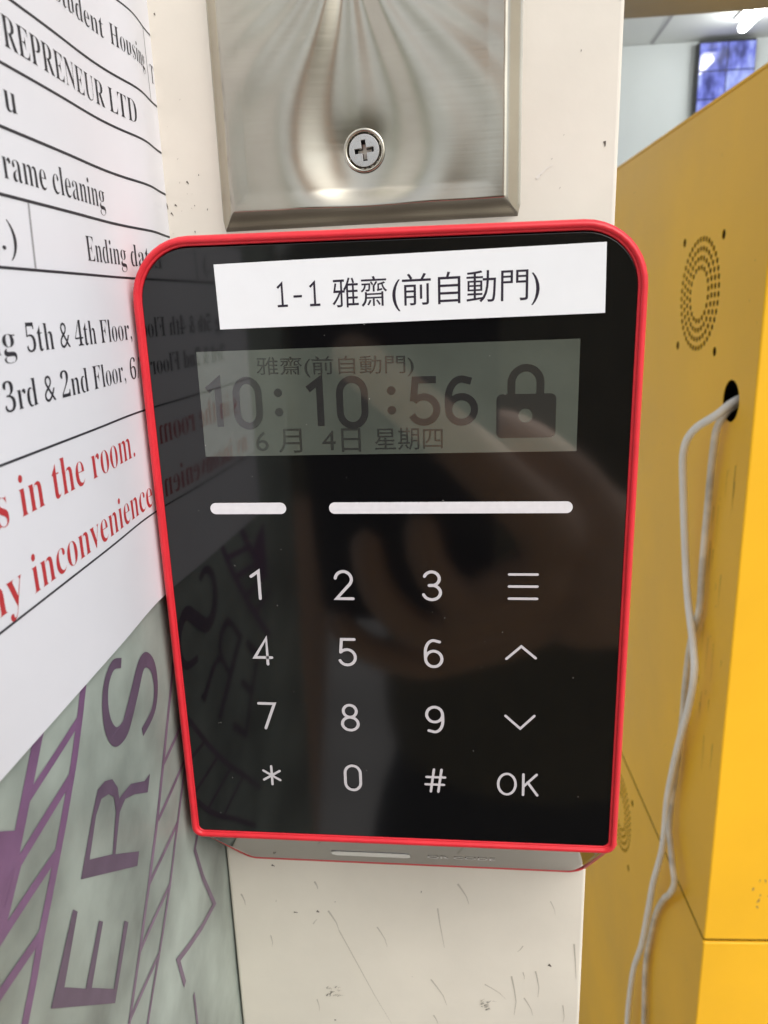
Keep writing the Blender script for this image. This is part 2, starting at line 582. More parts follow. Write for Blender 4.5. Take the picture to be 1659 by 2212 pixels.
for j in range(nz):
    for i in range(nx):
        a = j*(nx+1)+i
        q = (a, a+1, a+nx+2, a+nx+1)
        c = sum((Vector(V[k]) for k in q), Vector())/4
        if math.hypot(c.x-SX, c.z-SZ) < hole_r-.2:
            continue
        F.append(q)
mesh('pressed_sheet', V, F, M['steel'], plate, smooth=True)
ysc = D - plate_depth(SX, SZ)
bm = bmesh.new()
ring = []
prof = [(3.75, -0.42), (3.45, -0.62), (3.15, -0.45), (2.98, 0.1), (2.95, 0.9), (2.5, 1.2)]
rings = [[(SX+r*math.cos(a), ysc+y, SZ+r*math.sin(a)) for a in [2*math.pi*i/48 for i in range(48)]] for r, y in prof]
loft('countersunk_rim', rings, M['steel'], plate, smooth=True)
screw = thing('screw', (SX, ysc, SZ), None, None)
screw.parent = plate
screw.location = Vector((SX, ysc, SZ))*MM - plate.location
def cross(w, L, rot):
    P = [(w, w), (w, L), (-w, L), (-w, w), (-L, w), (-L, -w), (-w, -w), (-w, -L), (w, -L), (w, -w), (L, -w), (L, w)]
    c, s = math.cos(rot), math.sin(rot)
    return [(SX+x*c-y*s, SZ+x*s+y*c) for x, y in P]
circ = lambda cx, cz, r, n: [(cx+r*math.cos(2*math.pi*i/n), cz+r*math.sin(2*math.pi*i/n)) for i in range(n)]
filled('screw_head', [circ(SX, SZ, 2.78, 48), cross(.40, 1.75, .10)], XZ(ysc), 0.05, M['screw'], screw, ext=0.35, bevel=0.07)
c0, c1, c2 = cross(.42, 1.77, .10), cross(.30, 1.25, .10), cross(.1, .35, .10)
loft('cross_recess', [[(x, ysc+.2, z) for x, z in c0], [(x, ysc+1.0, z) for x, z in c1], [(x, ysc+1.5, z) for x, z in c2]], M['recess'], screw, cap1=True, smooth=False)

# ------------------------------------------------------------------ the red keypad reader
reader = thing('keypad_reader', (0, D, -10), 'red framed black glass keypad reader mounted on the cream post', 'keypad')
HX, ZT, ZB = 41.6, 46.4, -67.4
def outline(ins, y, rt=10.2, rb=2.2):
    return [(x, y, z) for x, z in rrect(-HX+ins, HX-ins, ZB+ins, ZT-ins, max(.3, rt-ins), max(.25, rb-ins*.6), 10)]
DZ = 25.3
def section(t, grow=0.0):
    """outer shell between the frame (t=0) and the post (t=1); the foot slopes down and its corners round off"""
    y = Y0 + (D-Y0)*t
    rb = 1.3 + 3.2*t
    g = grow-.35
    return [(x, y, z) for x, z in rrect(-HX-g, HX+g, ZB+.3-DZ*t-g, ZT+g, 10.2, rb, 10)]
Y0 = 1.2
loft('back_shell', [section(t) for t in (0.0, .1, .2, .4, .6, .8, 1.0)], M['shell'], reader, smooth=True)
prof = [(0.3, 6.0), (0.0, 3.2), (0.0, 1.1), (.10, .45), (.32, .02), (.62, -.22), (.92, -.26), (1.14, -.16), (1.25, .04), (1.29, .2), (1.42, .22), (1.54, .16), (1.64, .3), (1.68, .9)]
loft('frame', [outline(i, y) for i, y in prof], M['red'], reader, smooth=True)
glass_out = rrect(-HX+1.6, HX-1.6, ZB+1.45, ZT-1.9, 8.5, .5, 10)
filled('glass_panel', [glass_out], XZ(0.85), 0.0, M['black'], reader, ext=.3, bevel=.12)
G = XZ(0.30)                                               # front of the glass
# smoked lip under the frame
NB = 10
def lip_ring(t, off):
    s = section(t)
    n = len(s)
    idx = list(range(n-NB-1, n)) + list(range(0, NB+1))     # lower left corner, bottom, lower right corner
    nrm = Vector((0, -DZ, -(D-Y0))).normalized()            # outward normal of the sloping foot
    pts = [Vector(s[i]) for i in idx]
    c = Vector((0, Y0+(D-Y0)*t, ZB-DZ*t+6))
    return [p + (c-p).normalized()*0.55*(0 if abs(p.x) < 20 else 1) + nrm*off for p in pts]
lip = loft('reader_lip', [lip_ring(t, .35) for t in (.0, .1, .2, .35, .5, .65, .8, .9, .96)], M['lip'], reader, closed=False, smooth=True)
fo = Vector((0, D-Y0, -DZ)).normalized()
LP = Plane(Vector((0, Y0, ZB+.65)) + Vector((0, -DZ, -(D-Y0))).normalized()*.35, (1, 0, 0), -fo)
Lfoot = math.hypot(D-Y0, DZ)
lb = rrect(-16.3, 1.0, -Lfoot*.66, -Lfoot*.50, 1.6, 1.6, 6)
filled('light_bar', [lb], LP, .06, M['lipbar'], lip, ext=.05)
text('lip_lettering', 'QR CODE', 4.8, 19.5, -Lfoot*.62, 3.2, 'E', LP, .05, M['print'], lip)
# thin red edge that carries on round the foot
def edge_ring(t, off, ins):
    s = section(t)
    n = len(s)
    idx = list(range(n-NB-4, n)) + list(range(0, NB+4))
    out = []
    for i in idx:
        p = Vector(s[i])
        q = Vector((0, p.y, ZB-DZ*t+24))
        d = (p-q)
        d = Vector((max(-1, min(1, p.x/HX*1.0)) if abs(p.x) > HX-4.5 else 0, 0, -1.0 if p.z < ZB-DZ*t+4.2 else 0))
        d = d.normalized() if d.length else Vector((0, 0, -1))
        out.append(p + d*off)
    return out
loft('foot_trim', [edge_ring(.962, .2, 0), edge_ring(.964, .52, 0), edge_ring(.975, .62, 0), edge_ring(.996, .62, 0), edge_ring(.999, .2, 0)], M['red'], reader, closed=False, smooth=True)
for k in (-1, 1):                                          # the trim runs up the two lower corners to the frame
    P = []
    for t in (0.02, .1, .2, .3, .45, .6, .75, .9, .97):
        y = Y0+(D-Y0)*t
        rb = 1.3 + 3.2*t
        a = math.radians(-90+90*(.9-.45*t))
        cx, cz = HX-.35-rb, ZB+.65-DZ*t+rb
        P.append(Vector((k*(cx+(rb+.25)*math.cos(a)), y, cz+(rb+.25)*math.sin(a))))
    rings = []
    for i, p in enumerate(P):
        d = (P[min(i+1, len(P)-1)]-P[max(0, i-1)]).normalized()
        a = d.cross(Vector((0, 0, 1))).normalized()
        b = d.cross(a)
        rings.append([p + (a*math.cos(2*math.pi*j/10)+b*math.sin(2*math.pi*j/10))*.42 for j in range(10)])
    loft('corner_trim', rings, M['red'], reader, cap0=True, cap1=True)
# display
disp = filled('display', [[(-31.5, 10.15), (31.45, 10.4), (31.45, 28.5), (-31.5, 27.95)]], G, .02, M['lcd'], reader)
text('display_caption', '雅齋(前自動門)', -21.4, 4.9, 24.15, 2.7, '自', G, .05, M['lcdfaint'], disp, slope=-.008)
def digit(ch):
    """stroke skeletons in a box 0.6 wide and 1 high; second value: indices of closed paths"""
    if ch == '0': return [arc(.3, .70, .27, .30, 0, 180, 12) + arc(.3, .30, .27, .30, 180, 360, 12)], (0,)
    if ch == '1': return [[(.12, .80), (.38, .985), (.38, .0)]], ()
    if ch == '2': return [arc(.29, .715, .265, .275, 172, -38, 16) + [(.04, .02), (.585, .02)]], ()
    if ch == '3': return [arc(.28, .75, .245, .24, 160, -80, 16) + [(.2, .51)], [(.2, .515)] + arc(.28, .265, .28, .255, 82, -162, 18)], ()
    if ch == '4': return [[(.47, 0), (.47, .98), (.03, .25), (.62, .25)]], ()
    if ch == '5': return [[(.56, .98), (.13, .98), (.085, .50)], arc(.30, .31, .275, .29, 138, -155, 18)], ()
    if ch == '6': return [[(.51, .93)] + arc(.31, .55, .275, .43, 72, 180, 12)[1:] + [(.035, .33)], arc(.31, .30, .27, .29, 0, 345, 22)], (1,)
    if ch == '7': return [[(.03, .98), (.585, .98), (.22, 0)]], ()
    if ch == '8': return [arc(.3, .755, .225, .235, 0, 345, 22), arc(.3, .26, .275, .255, 0, 345, 22)], (0, 1)
    if ch == '9':
        p, c = digit('6')
        return [[(.62-x, 1-y) for x, y in q] for q in p], c
    if ch == '*': return [[(.3+.34*math.cos(math.radians(a)), .5+.34*math.sin(math.radians(a))), (.3-.34*math.cos(math.radians(a)), .5-.34*math.sin(math.radians(a)))] for a in (90, 30, 150)], ()
    if ch == '#': return [[(.14, .05), (.26, .95)], [(.40, .05), (.52, .95)], [(.0, .64), (.64, .64)], [(-.04, .34), (.60, .34)]], ()
    if ch == 'O': return [arc(.33, .5, .34, .45, 0, 350, 26)], (0,)
    if ch == 'K': return [[(.05, .05), (.05, .95)], [(.56, .95), (.07, .43)], [(.22, .60), (.60, .05)]], ()
def glyph(name, s, cx, cz, hgt, wid, w, pl, h, m, parent, adv=.8, cap=True, scale=1.0):
    paths, closed = [], []
    tot = adv*(len(s)-1)+.6
    for k, ch in enumerate(s):
        p, c = digit(ch)
        closed += [len(paths)+i for i in c]
        paths += [[(cx + (x+adv*k-tot/2)*wid*scale, cz + (y-.5)*hgt) for x, y in q] for q in p]
    return strokes(name, paths, w, pl, h, m, parent, cap=cap, closed=tuple(closed))
def clock(s, x0, x1, z0, z1):
    return glyph('time_digits', s, (x0+x1)/2, (z0+z1)/2, z1-z0, (x1-x0)/1.42, 1.15, G, .05, M['lcdink'], disp, adv=.78, cap=False)
clock('10', -31.2, -21.0, 15.35, 23.1)
clock('10', -14.0, -3.0, 15.2, 22.9)
clock('56', 3.9, 15.1, 15.4, 22.7)
for cx in (-18.0, 1.1):
    for cz in (20.9, 17.65):
        filled('colon_dot', [circ(cx, cz, .72, 16)], G, .05, M['lcdink'], disp)
text('display_date', '6 月', -22.4, -14.4, 11.05, 3.3, '6', G, .05, M['lcdfaint'], disp)
text('display_date', '4日', -10.9, -4.3, 11.05, 3.3, '4', G, .05, M['lcdfaint'], disp)
text('display_date', '星期四', -1.9, 9.5, 11.3, 3.1, '四', G, .05, M['lcdfaint'], disp)
filled('lock_icon', [rrect(18.35, 27.95, 12.75, 19.95, .9, .9, 5), circ(23.05, 16.4, 1.15, 20)], G, .05, M['lcdink'], disp)
filled('lock_shackle', [[(20.1, 19.95)] + [(23.05+2.95*math.cos(math.radians(a)), 21.7+3.05*math.sin(math.radians(a))) for a in range(180, -1, -12)] + [(26.0, 19.95), (24.75, 19.95)] + [(23.05+1.7*math.cos(math.radians(a)), 21.7+1.85*math.sin(math.radians(a))) for a in range(0, 181, 12)] + [(21.35, 19.95)]], G, .06, M['lcdink'], disp)
# light guides and key legends
for x0, x1 in ((-31.5, -17.9), (-10.3, 31.15)):
    filled('indicator_bar', [rrect(x0, x1, -.18, 1.86, 1.0, 1.0, 8)], G, .05, M['bar'], reader, ext=.03)
CXS, CZS = (-24.2, -8.35, 7.4, 22.95), (-13.4, -26.4, -39.75, -52.65)
for r, row in enumerate(('123', '456', '789', '*0#')):
    for c, ch in enumerate(row):
        glyph('key_legend', ch, CXS[c], CZS[r], 5.3 if ch not in '*' else 5.9, 5.45, .55 if ch not in '*#' else .48, G, .03, M['print'], reader)
strokes('key_legend', [[(20.75, z), (25.6, z)] for z in (-11.2, -13.42, -15.68)], .46, G, .03, M['print'], reader)
strokes('key_legend', [[(20.45, -27.2), (23.05, -24.75), (25.6, -27.0)]], .46, G, .03, M['print'], reader)
strokes('key_legend', [[(20.4, -38.6), (23.1, -41.15), (25.6, -38.5)]], .46, G, .03, M['print'], reader)
glyph('key_legend', 'OK', 22.85, -52.9, 4.9, 4.75, .48, G, .03, M['print'], reader, adv=.92)

V, F = [], []
for k in range(34):
    x, z = random.uniform(-38, 38), random.uniform(-62, 43)
    ribbon(V, F, [(x, z), (x+random.uniform(-.12, .12), z+random.uniform(.06, .2))], random.uniform(.05, .13), .13+.001*k, cap=False)
g = mesh('dust_specks', [XZ(.38).at(*v) for v in V], F, mat('dust', (.34, .33, .31), .8), reader)
g['kind'] = 'stuff'

# ------------------------------------------------------------------ white label on the glass
lab = thing('name_label', (4, .3, 37), 'white paper label strip with black print stuck near the top of the keypad glass', 'label')
bm = bmesh.new()
Lc = [(-27.2, 41.75), (-27.0, 31.5), (35.1, 32.35), (34.9, 42.9)]
filled('label_strip', [Lc], G, .09, M['label'], lab, ext=.05)
sl_ = .0155
one = lambda x: [[(x-.75, 37.75+.0), (x, 38.45), (x, 34.95)], [(x-.85, 34.93), (x+.85, 34.96)]]
strokes('label_lettering', one(-16.2) + [[(-14.35, 36.35), (-12.95, 36.38)]] + one(-10.85), .36, G, .16, M['labelink'], lab, cap=False)
text('label_lettering', '雅齋', -8.0, .9, 34.75, 4.25, '齋', G, .16, M['labelink'], lab, slope=sl_)
text('label_lettering', '(前自動門)', 1.7, 24.9, 34.75, 4.2, '門', G, .16, M['labelink'], lab, slope=sl_)

# ------------------------------------------------------------------ banner on the side wall
ban = thing('wall_banner', tuple(ws(60, -100)), 'grey green printed banner with purple diagonal letters and lattice on the side wall', 'banner')
def sag(a, b):
    s = -a
    return 0.10*math.sin(b*.11+s*.05) + 0.07*math.sin(s*.21+1) - 0.35*max(0, 1-s/6.0)
nu, nv = 60, 120
V = [ws(-1.5 + 119*i/nu, -320 + 520*j/nv, sag(1.5-119*i/nu, -320+520*j/nv)) for j in range(nv+1) for i in range(nu+1)]
F = [(j*(nu+1)+i, (j+1)*(nu+1)+i, (j+1)*(nu+1)+i+1, j*(nu+1)+i+1) for j in range(nv) for i in range(nu)]
mesh('banner_sheet', V, F, M['banner'], ban, smooth=True)
# letters lie askew on the banner: outlines in (distance from the post, height)
E_ = [(77.71, -52.09), (69.02, -44.53), (68.05, -45.8), (74.07, -52.51), (69.23, -57.91), (62.87, -52.18), (61.85, -53.31), (67.76, -59.34), (61.84, -65.89), (55.19, -59.39), (54.01, -60.78), (62.21, -68.23)]
R_ = [(65.92, -42.28), (60.2, -36.11), (57.42, -33.65), (54.76, -34.05), (52.27, -35.42), (50.79, -37.96), (50.81, -40.0), (49.49, -40.08), (45.96, -40.61), (40.75, -43.66), (38.27, -43.85), (40.19, -46.3), (45.08, -43.21), (48.73, -41.49), (51.3, -42.06), (54.82, -47.12), (46.53, -53.3), (47.96, -55.03)]
Rh = [(62.86, -41.52), (59.12, -36.92), (56.71, -35.77), (54.17, -36.76), (52.48, -38.47), (52.55, -41.13), (55.71, -46.38)]
Sp = [(43.87, -19.74), (47.01, -18.67), (50.09, -20.29), (51.42, -23.38), (51.13, -27.09), (49.05, -29.99), (45.71, -30.67), (43.24, -29.37), (39.85, -26.74), (36.31, -24.01), (33.6, -24.21), (31.11, -26.97), (30.95, -31.15), (33.45, -34.26), (38.98, -35.25)]
U = lambda P: [(-s, z) for s, z in P]
def smooth_path(P, n=5):
    out = []
    for i in range(len(P)-1):
        p0, p1, p2, p3 = (Vector(P[max(0, i-1)]), Vector(P[i]), Vector(P[i+1]), Vector(P[min(len(P)-1, i+2)]))
        for k in range(n):
            t = k/n
            out.append(tuple(0.5*((2*p1)+(p2-p0)*t+(2*p0-5*p1+4*p2-p3)*t*t+(3*p1-p0-3*p2+p3)*t**3)))
    out.append(tuple(P[-1]))
    return out
filled('banner_letter', [U(E_)], WALL, .12, M['purple'], ban, fn=sag)
filled('banner_letter', [U(R_), U(Rh)], WALL, .12, M['purple'], ban, fn=sag)
sp = U(smooth_path(Sp))
sv, sf = [], []
nS = len(sp)
ww = [1.6 + 1.7*math.sin(math.pi*min(1, i/(nS-1)*1.0))**2 for i in range(nS)]
def var_ribbon(pts, widths):
    L, R = [], []
    for i, p in enumerate(pts):
        a, c = Vector(pts[max(0, i-1)]), Vector(pts[min(len(pts)-1, i+1)])
        d = (c-a).normalized()
        nn = Vector((-d.y, d.x))
        L.append(tuple(Vector(p)+nn*widths[i]/2))
        R.append(tuple(Vector(p)-nn*widths[i]/2))
    return L + R[::-1]
filled('banner_letter', [var_ribbon(sp, ww)], WALL, .12, M['purple'], ban, fn=sag)
def lattice(name, paths, m):
    V, F = [], []
    for k, (P, w) in enumerate(paths):
        Q = []
        for (a, b), (c, d) in zip(P[:-1], P[1:]):
            n = max(1, int(math.hypot(c-a, d-b)/1.2))
            Q += [(a+(c-a)*i/n, b+(d-b)*i/n) for i in range(n)]
        Q.append(P[-1])
        ribbon(V, F, U(Q), w, .07+.008*k, cap=False)
    return mesh(name, [WALL.at(a, b, h+sag(a, b)) for a, b, h in V], F, m, ban)
lattice('lattice_lines', [
    ([(50, -8), (55.96, -14.21), (59.4, -19.8), (63.11, -25.2), (67.95, -31.2), (70.52, -34.2), (74.12, -38.2), (76.94, -41.2), (80.01, -44.9), (87, -52)], 1.9),
    ([(62, -7), (70.93, -16.85), (74.81, -21.5), (77.43, -24.6), (80.36, -27.9), (85, -33.0)], 2.3),
    ([(59.58, -20.3), (75, -22.6)], 1.3), ([(63.96, -26.6), (79.08, -28.6), (86, -31.0)], 1.5), ([(70.45, -34.0), (88, -34.0)], 1.5),
    ([(77.19, -41.0), (90, -39.6)], 1.5), ([(84, -33.0), (79.14, -28.6)], 1.5)], M['purple_bold'])
filled('lattice_block', [U([(88, -19.5), (81.5, -22.3), (77.4, -25.3), (79.06, -28.6), (82.3, -28.3), (84.0, -33.2), (88, -36)])], WALL, .14, M['purple_bold'], ban, fn=sag)
lattice('thin_lattice_lines', [
    ([(14, -22), (20.88, -31.71), (29.48, -42.77), (35.23, -50.3), (38.9, -55.2), (44.95, -62.4), (50.99, -68.9), (57.72, -75.5), (70, -88)], 1.25),
    ([(15, -44), (22.31, -45.13), (32.5, -46.2)], 1.0), ([(18, -52.2), (37.3, -54.0)], 1.0), ([(28, -61.3), (44.3, -61.7)], 1.0),
    ([(35.4, -69.4), (51.6, -69.2)], 1.0), ([(43.5, -77.3), (58.6, -75.9)], 1.0),
    ([(10, -43), (20.46, -53.0), (27.35, -60.2), (31.34, -64.3), (35.8, -69.6), (40.8, -74.5), (44.29, -77.6), (50.06, -82.3), (64, -95)], 1.1),
    ([(16.2, -71.5), (20.31, -74.07), (17.16, -83.76), (12.19, -95.09), (20.94, -92.96), (29.39, -89.57), (35.86, -86.75), (34.15, -94.44)], 1.35),
    ([(30.45, -100.76), (30.59, -109.37), (33, -122)], 1.0)], M['purple_thin'])

# ------------------------------------------------------------------ paper notice on the banner
notice = thing('paper_notice', tuple(ws(40, 40)), 'white paper notice with ruled rows of black and red print on the side wall', 'notice')
def curl(a, b):
    s = -a
    return 0.9 + 1.0*math.exp(-((s-12)/7.5)**2) - 0.3*math.exp(-((s-30)/9.0)**2)
pu, pv = 70, 30
PS0, PS1, PZ0, PZ1 = -0.15, 84.0, -16.1, 150.0
V = [ws(PS0 + (PS1-PS0)*i/pu, PZ0 + (PZ1-PZ0)*j/pv, curl(-(PS0 + (PS1-PS0)*i/pu), 0)) for j in range(pv+1) for i in range(pu+1)]
F = [(j*(pu+1)+i, (j+1)*(pu+1)+i, (j+1)*(pu+1)+i+1, j*(pu+1)+i+1) for j in range(pv) for i in range(pu)]
mesh('notice_sheet', V, F, M['paper'], notice, smooth=True)
def rule(s0, z0, s1, z1, w, m, nm='ruled_line'):
    n = 40
    V, F = [], []
    ribbon(V, F, [(-(s0+(s1-s0)*i/n), z0+(z1-z0)*i/n) for i in range(n+1)], w, .03, cap=False)
    return mesh(nm, [WALL.at(a, b, h+curl(a, b)) for a, b, h in V], F, m, notice)
for z, w in ((82.9, .3), (71.2, .38), (63.3, .38), (56.05, .4), (48.4, .4), (40.2, .36), (18.2, .32), (-.1, .32)):
    rule(PS1, z, 0.2, z, w, M['ink'])
rule(55.5, 40.4, 55.0, 48.2, .5, M['greyink'])
rule(4.1, 71.4, 4.9, 82.7, .45, M['greyink'])
def line(s, s0, s1, base, cap, m, ref='E', off=-.012):
    return text('text_line', serif(s), -s0, -s1, base, cap, serif(ref), WALL, .04, m, notice, off=off, fn=curl)
line('Student', 39.5, 22.8, 75.7, 3.0, M['ink'])
line('Housing', 20.7, 6.4, 75.7, 3.0, M['ink'])
line('T', 2.5, .4, 74.7, 3.0, M['ink'])
line('REPRENEUR LTD', 55.4, 14.2, 65.4, 3.5, M['ink'])
line('u', 57.4, 54.5, 58.15, 3.3, M['ink'])
line('rame cleaning', 60.0, 29.6, 50.3, 3.6, M['ink'])
line('.)', 62.8, 59.3, 42.2, 3.4, M['ink'])
line('Ending date', 39.1, 13.2, 42.15, 3.5, M['ink'])
line('ng', 70.0, 63.2, 30.35, 3.4, M['ink'])
line('5th & 4th Floor, 6', 60.5, 20.6, 30.3, 3.4, M['ink'])
line('3rd & 2nd Floor, 6/1', 67.6, 20.5, 23.8, 3.4, M['ink'])
line('s in the room.', 72.8, 29.3, 11.2, 5.0, M['redink'])
line('ny', 78.0, 70.0, 1.5, 4.9, M['redink'])
line('inconvenience', 67.6, 24.1, 1.3, 4.9, M['redink'])

# ------------------------------------------------------------------ yellow cabinet
CT = math.radians(2.9)
KS = 193.4
CO = Vector((KS*math.cos(CT), KS*math.sin(CT), 0))
SIDE = Plane(CO, (math.sin(CT), -math.cos(CT), 0), (0, 0, 1))   # u towards the camera, n faces left
YF = 329.0
def cy(y):
    """the side panel's u for a world y"""
    return -(y - CO.y)/math.cos(CT)
U1 = cy(YF)                     # front edge
U0 = cy(905)                    # back edge
CZT, SEAM = 151.0, -397.5
cab = thing('yellow_cabinet', tuple(SIDE.at((U0+U1)/2, GZ) + Vector((200, 0, 0))), 'tall yellow painted steel cabinet with round vents and a cable hole', 'cabinet')
def vent(yc, zc):
    H = []
    for r, n in ((17.6, 20), (23.6, 27), (29.6, 34), (35.8, 41)):
        for i in range(n):
            a = 2*math.pi*i/n + r*.137
            H.append(circ(cy(yc)+r*math.cos(a), zc+r*math.sin(a), 2.05, 10)[::-1])
    for sx in (-1, 1):
        for sz in (-1, 1):
            H.append(circ(cy(yc)+37*sx, zc+35.7*sz, 3.1, 12)[::-1])
    return H
upper = [[(U0, SEAM+1.2), (U1-.3, SEAM+1.2), (U1-.3, CZT), (U0, CZT)]] + vent(433.5, 34.3) + [circ(cy(363), -29, 12.8, 36)[::-1]]
filled('upper_side_panel', upper, SIDE, -.25, M['yellow'], cab, ext=.22)
lower = [[(U0, GZ+60), (U1-.3, GZ+60), (U1-.3, SEAM-1.2), (U0, SEAM-1.2)]] + vent(549, -457)
filled('lower_side_panel', lower, SIDE, -.25, M['yellow'], cab, ext=.22)
def slab(name, u0, u1, h0, h1, z0, z1, m, bev=0.0):
    V = [SIDE.at(u, z, h) for z in (z0, z1) for u, h in ((u0, h0), (u1, h0), (u1, h1), (u0, h1))]
    bm = bmesh.new()
    vs = [bm.verts.new(v) for v in V]
    for f in ((3, 2, 1, 0), (4, 5, 6, 7), (0, 1, 5, 4), (1, 2, 6, 5), (2, 3, 7, 6), (3, 0, 4, 7)):
        bm.faces.new([vs[i] for i in f])
    bmesh.ops.recalc_face_normals(bm, faces=bm.faces)
    if bev:
        bmesh.ops.bevel(bm, geom=list(bm.edges), offset=bev, segments=3, profile=.5, affect='EDGES')
    return bmo(name, bm, m, cab)
slab('upper_front_panel', U1-1.6, U1+1.4, -420, .35, SEAM+1.2, CZT, M['yellow'], 1.2)
slab('lower_front_panel', U1-1.6, U1+1.4, -420, .35, GZ+60, SEAM-1.2, M['yellow'], 1.2)
slab('top_panel', U0, U1+1.4, -420, .6, CZT+.3, CZT+2.4, M['yellow'], .8)
slab('dark_interior_block', U0+5, U1-25, -415, -22, GZ+65, CZT-8, M['dark'])  # near-black block: the shade behind the holes is put into its colour
slab('seam_strip', U0+2, U1-3, -410, -2.6, SEAM-4, SEAM+4, M['dark'])
slab('plinth', U0+20, U1-20, -400, -20, GZ+.5, GZ+59, M['dark'])
V, F = [], []
for k in range(26):                                        # grime streaks beside the cables and rust specks
    a, z = cy(random.uniform(340, 385)), random.uniform(-260, -60)
    l = random.uniform(4, 34)
    ribbon(V, F, [(a, z), (a+random.uniform(-.6, .6), z-l*.5), (a+random.uniform(-1, 1), z-l)], random.uniform(.5, 1.4), .06+.002*k, cap=False, w1=.2)
for k in range(46):
    a, z = cy(random.uniform(331, 640)), random.uniform(-470, 140)
    ribbon(V, F, [(a, z), (a+random.uniform(-1.2, 1.2), z-random.uniform(.5, 2.5))], random.uniform(.3, .9), .14+.002*k, cap=False, w1=.15)
g = mesh('grime_streaks', [SIDE.at(*v) for v in V], F, mat('grime_film', (.42, .26, .03), .7), cab)
g['kind'] = 'stuff'
FRONT = Plane(SIDE.at(U1+1.4, 0), -SIDE.n, (0, 0, 1))
V, F = [], []
for k in range(11):
    a, z = 36+random.gauss(0, 5), -352+random.gauss(0, 9)
    ribbon(V, F, [(a, z), (a+random.uniform(-1, 1), z-random.uniform(.8, 3))], random.uniform(.5, 1.3), .06+.002*k, cap=False, w1=.3)
g = mesh('rust_specks', [FRONT.at(*v) for v in V], F, M['grime'], cab)
g['kind'] = 'stuff'

# ------------------------------------------------------------------ the two cables
def tube(name, pts, r, m, label, cat, group):
    P = [Vector(p) for p in pts]
    Q = []
    for i in range(len(P)-1):
        p0, p1, p2, p3 = P[max(0, i-1)], P[i], P[i+1], P[min(len(P)-1, i+2)]
        for k in range(6):
            t = k/6
            Q.append(0.5*((2*p1)+(p2-p0)*t+(2*p0-5*p1+4*p2-p3)*t*t+(3*p1-p0-3*p2+p3)*t**3))
    Q.append(P[-1])
    rings = []
    for i, q in enumerate(Q):
        d = (Q[min(i+1, len(Q)-1)]-Q[max(i-1, 0)]).normalized()
        a = d.cross(Vector((1, 0.1, 0))).normalized()
        b = d.cross(a)
        rings.append([q + (a*math.cos(2*math.pi*k/12)+b*math.sin(2*math.pi*k/12))*r for k in range(12)])
    o = loft(name, rings, m, None, cap0=True, cap1=True)
    return tag(o, label, cat, group)
def cpt(y, z, off):
    return SIDE.at(cy(y), z, off)
c1 = [cpt(372, -22, -30), cpt(362, -28, -4), cpt(366, -38, 7), cpt(383, -50, 14), cpt(396, -66, 15), cpt(400, -94, 12), cpt(395, -139, 9), cpt(386, -169, 8), cpt(367, -194, 9), cpt(359, -210, 10),
      cpt(369, -240, 8), cpt(385, -285, 8), cpt(397, -332, 8), cpt(398, -360, 8), cpt(401, -385, 8), cpt(412, -423, 9), cpt(419, -455, 9), cpt(433, -505, 8), cpt(449, -545, 8), cpt(456, -585, 8), cpt(458, -625, 8), cpt(460, -760, 8), cpt(470, -1000, 10)]
c2 = [cpt(378, -24, -30), cpt(366, -32, -4), cpt(366, -44, 5), cpt(371, -62, 5), cpt(375, -92, 4), cpt(376, -139, 4), cpt(375, -170, 4), cpt(386, -200, 4), cpt(390, -235, 4), cpt(390, -262, 4),
      cpt(394, -300, 4), cpt(397, -340, 5), cpt(394, -358, 6), cpt(380, -376, 7), cpt(372, -388, 7), cpt(380, -405, 7), cpt(397, -425, 5), cpt(415, -455, 4), cpt(424, -485, 4), cpt(431, -530, 4), cpt(424, -600, 4), cpt(426, -760, 5), cpt(440, -1000, 8)]
tube('power_cable', c1, 2.5, M['cable'], 'off white cable hanging in front, from the hole in the yellow cabinet', 'cable', 'cables out of the cabinet hole')
tube('power_cable', c2, 2.3, M['cable_dirty'], 'brown stained cable twisting behind the cleaner white one', 'cable', 'cables out of the cabinet hole')

# ------------------------------------------------------------------ room beyond: monitor and lamp
mon = thing('wall_monitor', (625, 1965, 500), 'wall monitor with bluish security pictures, seen past the yellow cabinet', 'monitor')
box('bezel', (561, 1950, 300), (690, 1983, 602), M['bezel'], mon, bev=3)
for i in range(2):
    for j in range(5):
        x0, z0 = 564+i*63.5, 599-60*(j+1)
        box('picture', (x0, 1946.0, z0), (x0+60, 1949.8, z0+56.5), M['screen'], mon)
lamp = thing('tube_lamp', (619, 1735, 595), 'bright fluorescent tube lamp at the ceiling of the room', 'lamp')
bm = bmesh.new()
bmesh.ops.create_cone(bm, cap_ends=True, segments=20, radius1=9, radius2=9, depth=230)
bmesh.ops.rotate(bm, cent=(0, 0, 0), matrix=Matrix.Rotation(math.pi/2, 3, 'X'), verts=bm.verts)
bmesh.ops.translate(bm, vec=(619, 1718, 590), verts=bm.verts)
bmo('tube', bm, M['tube'], lamp, smooth=True)
box('housing', (600, 1600, 605.5), (638, 1836, 611.5), M['fixture'], lamp)

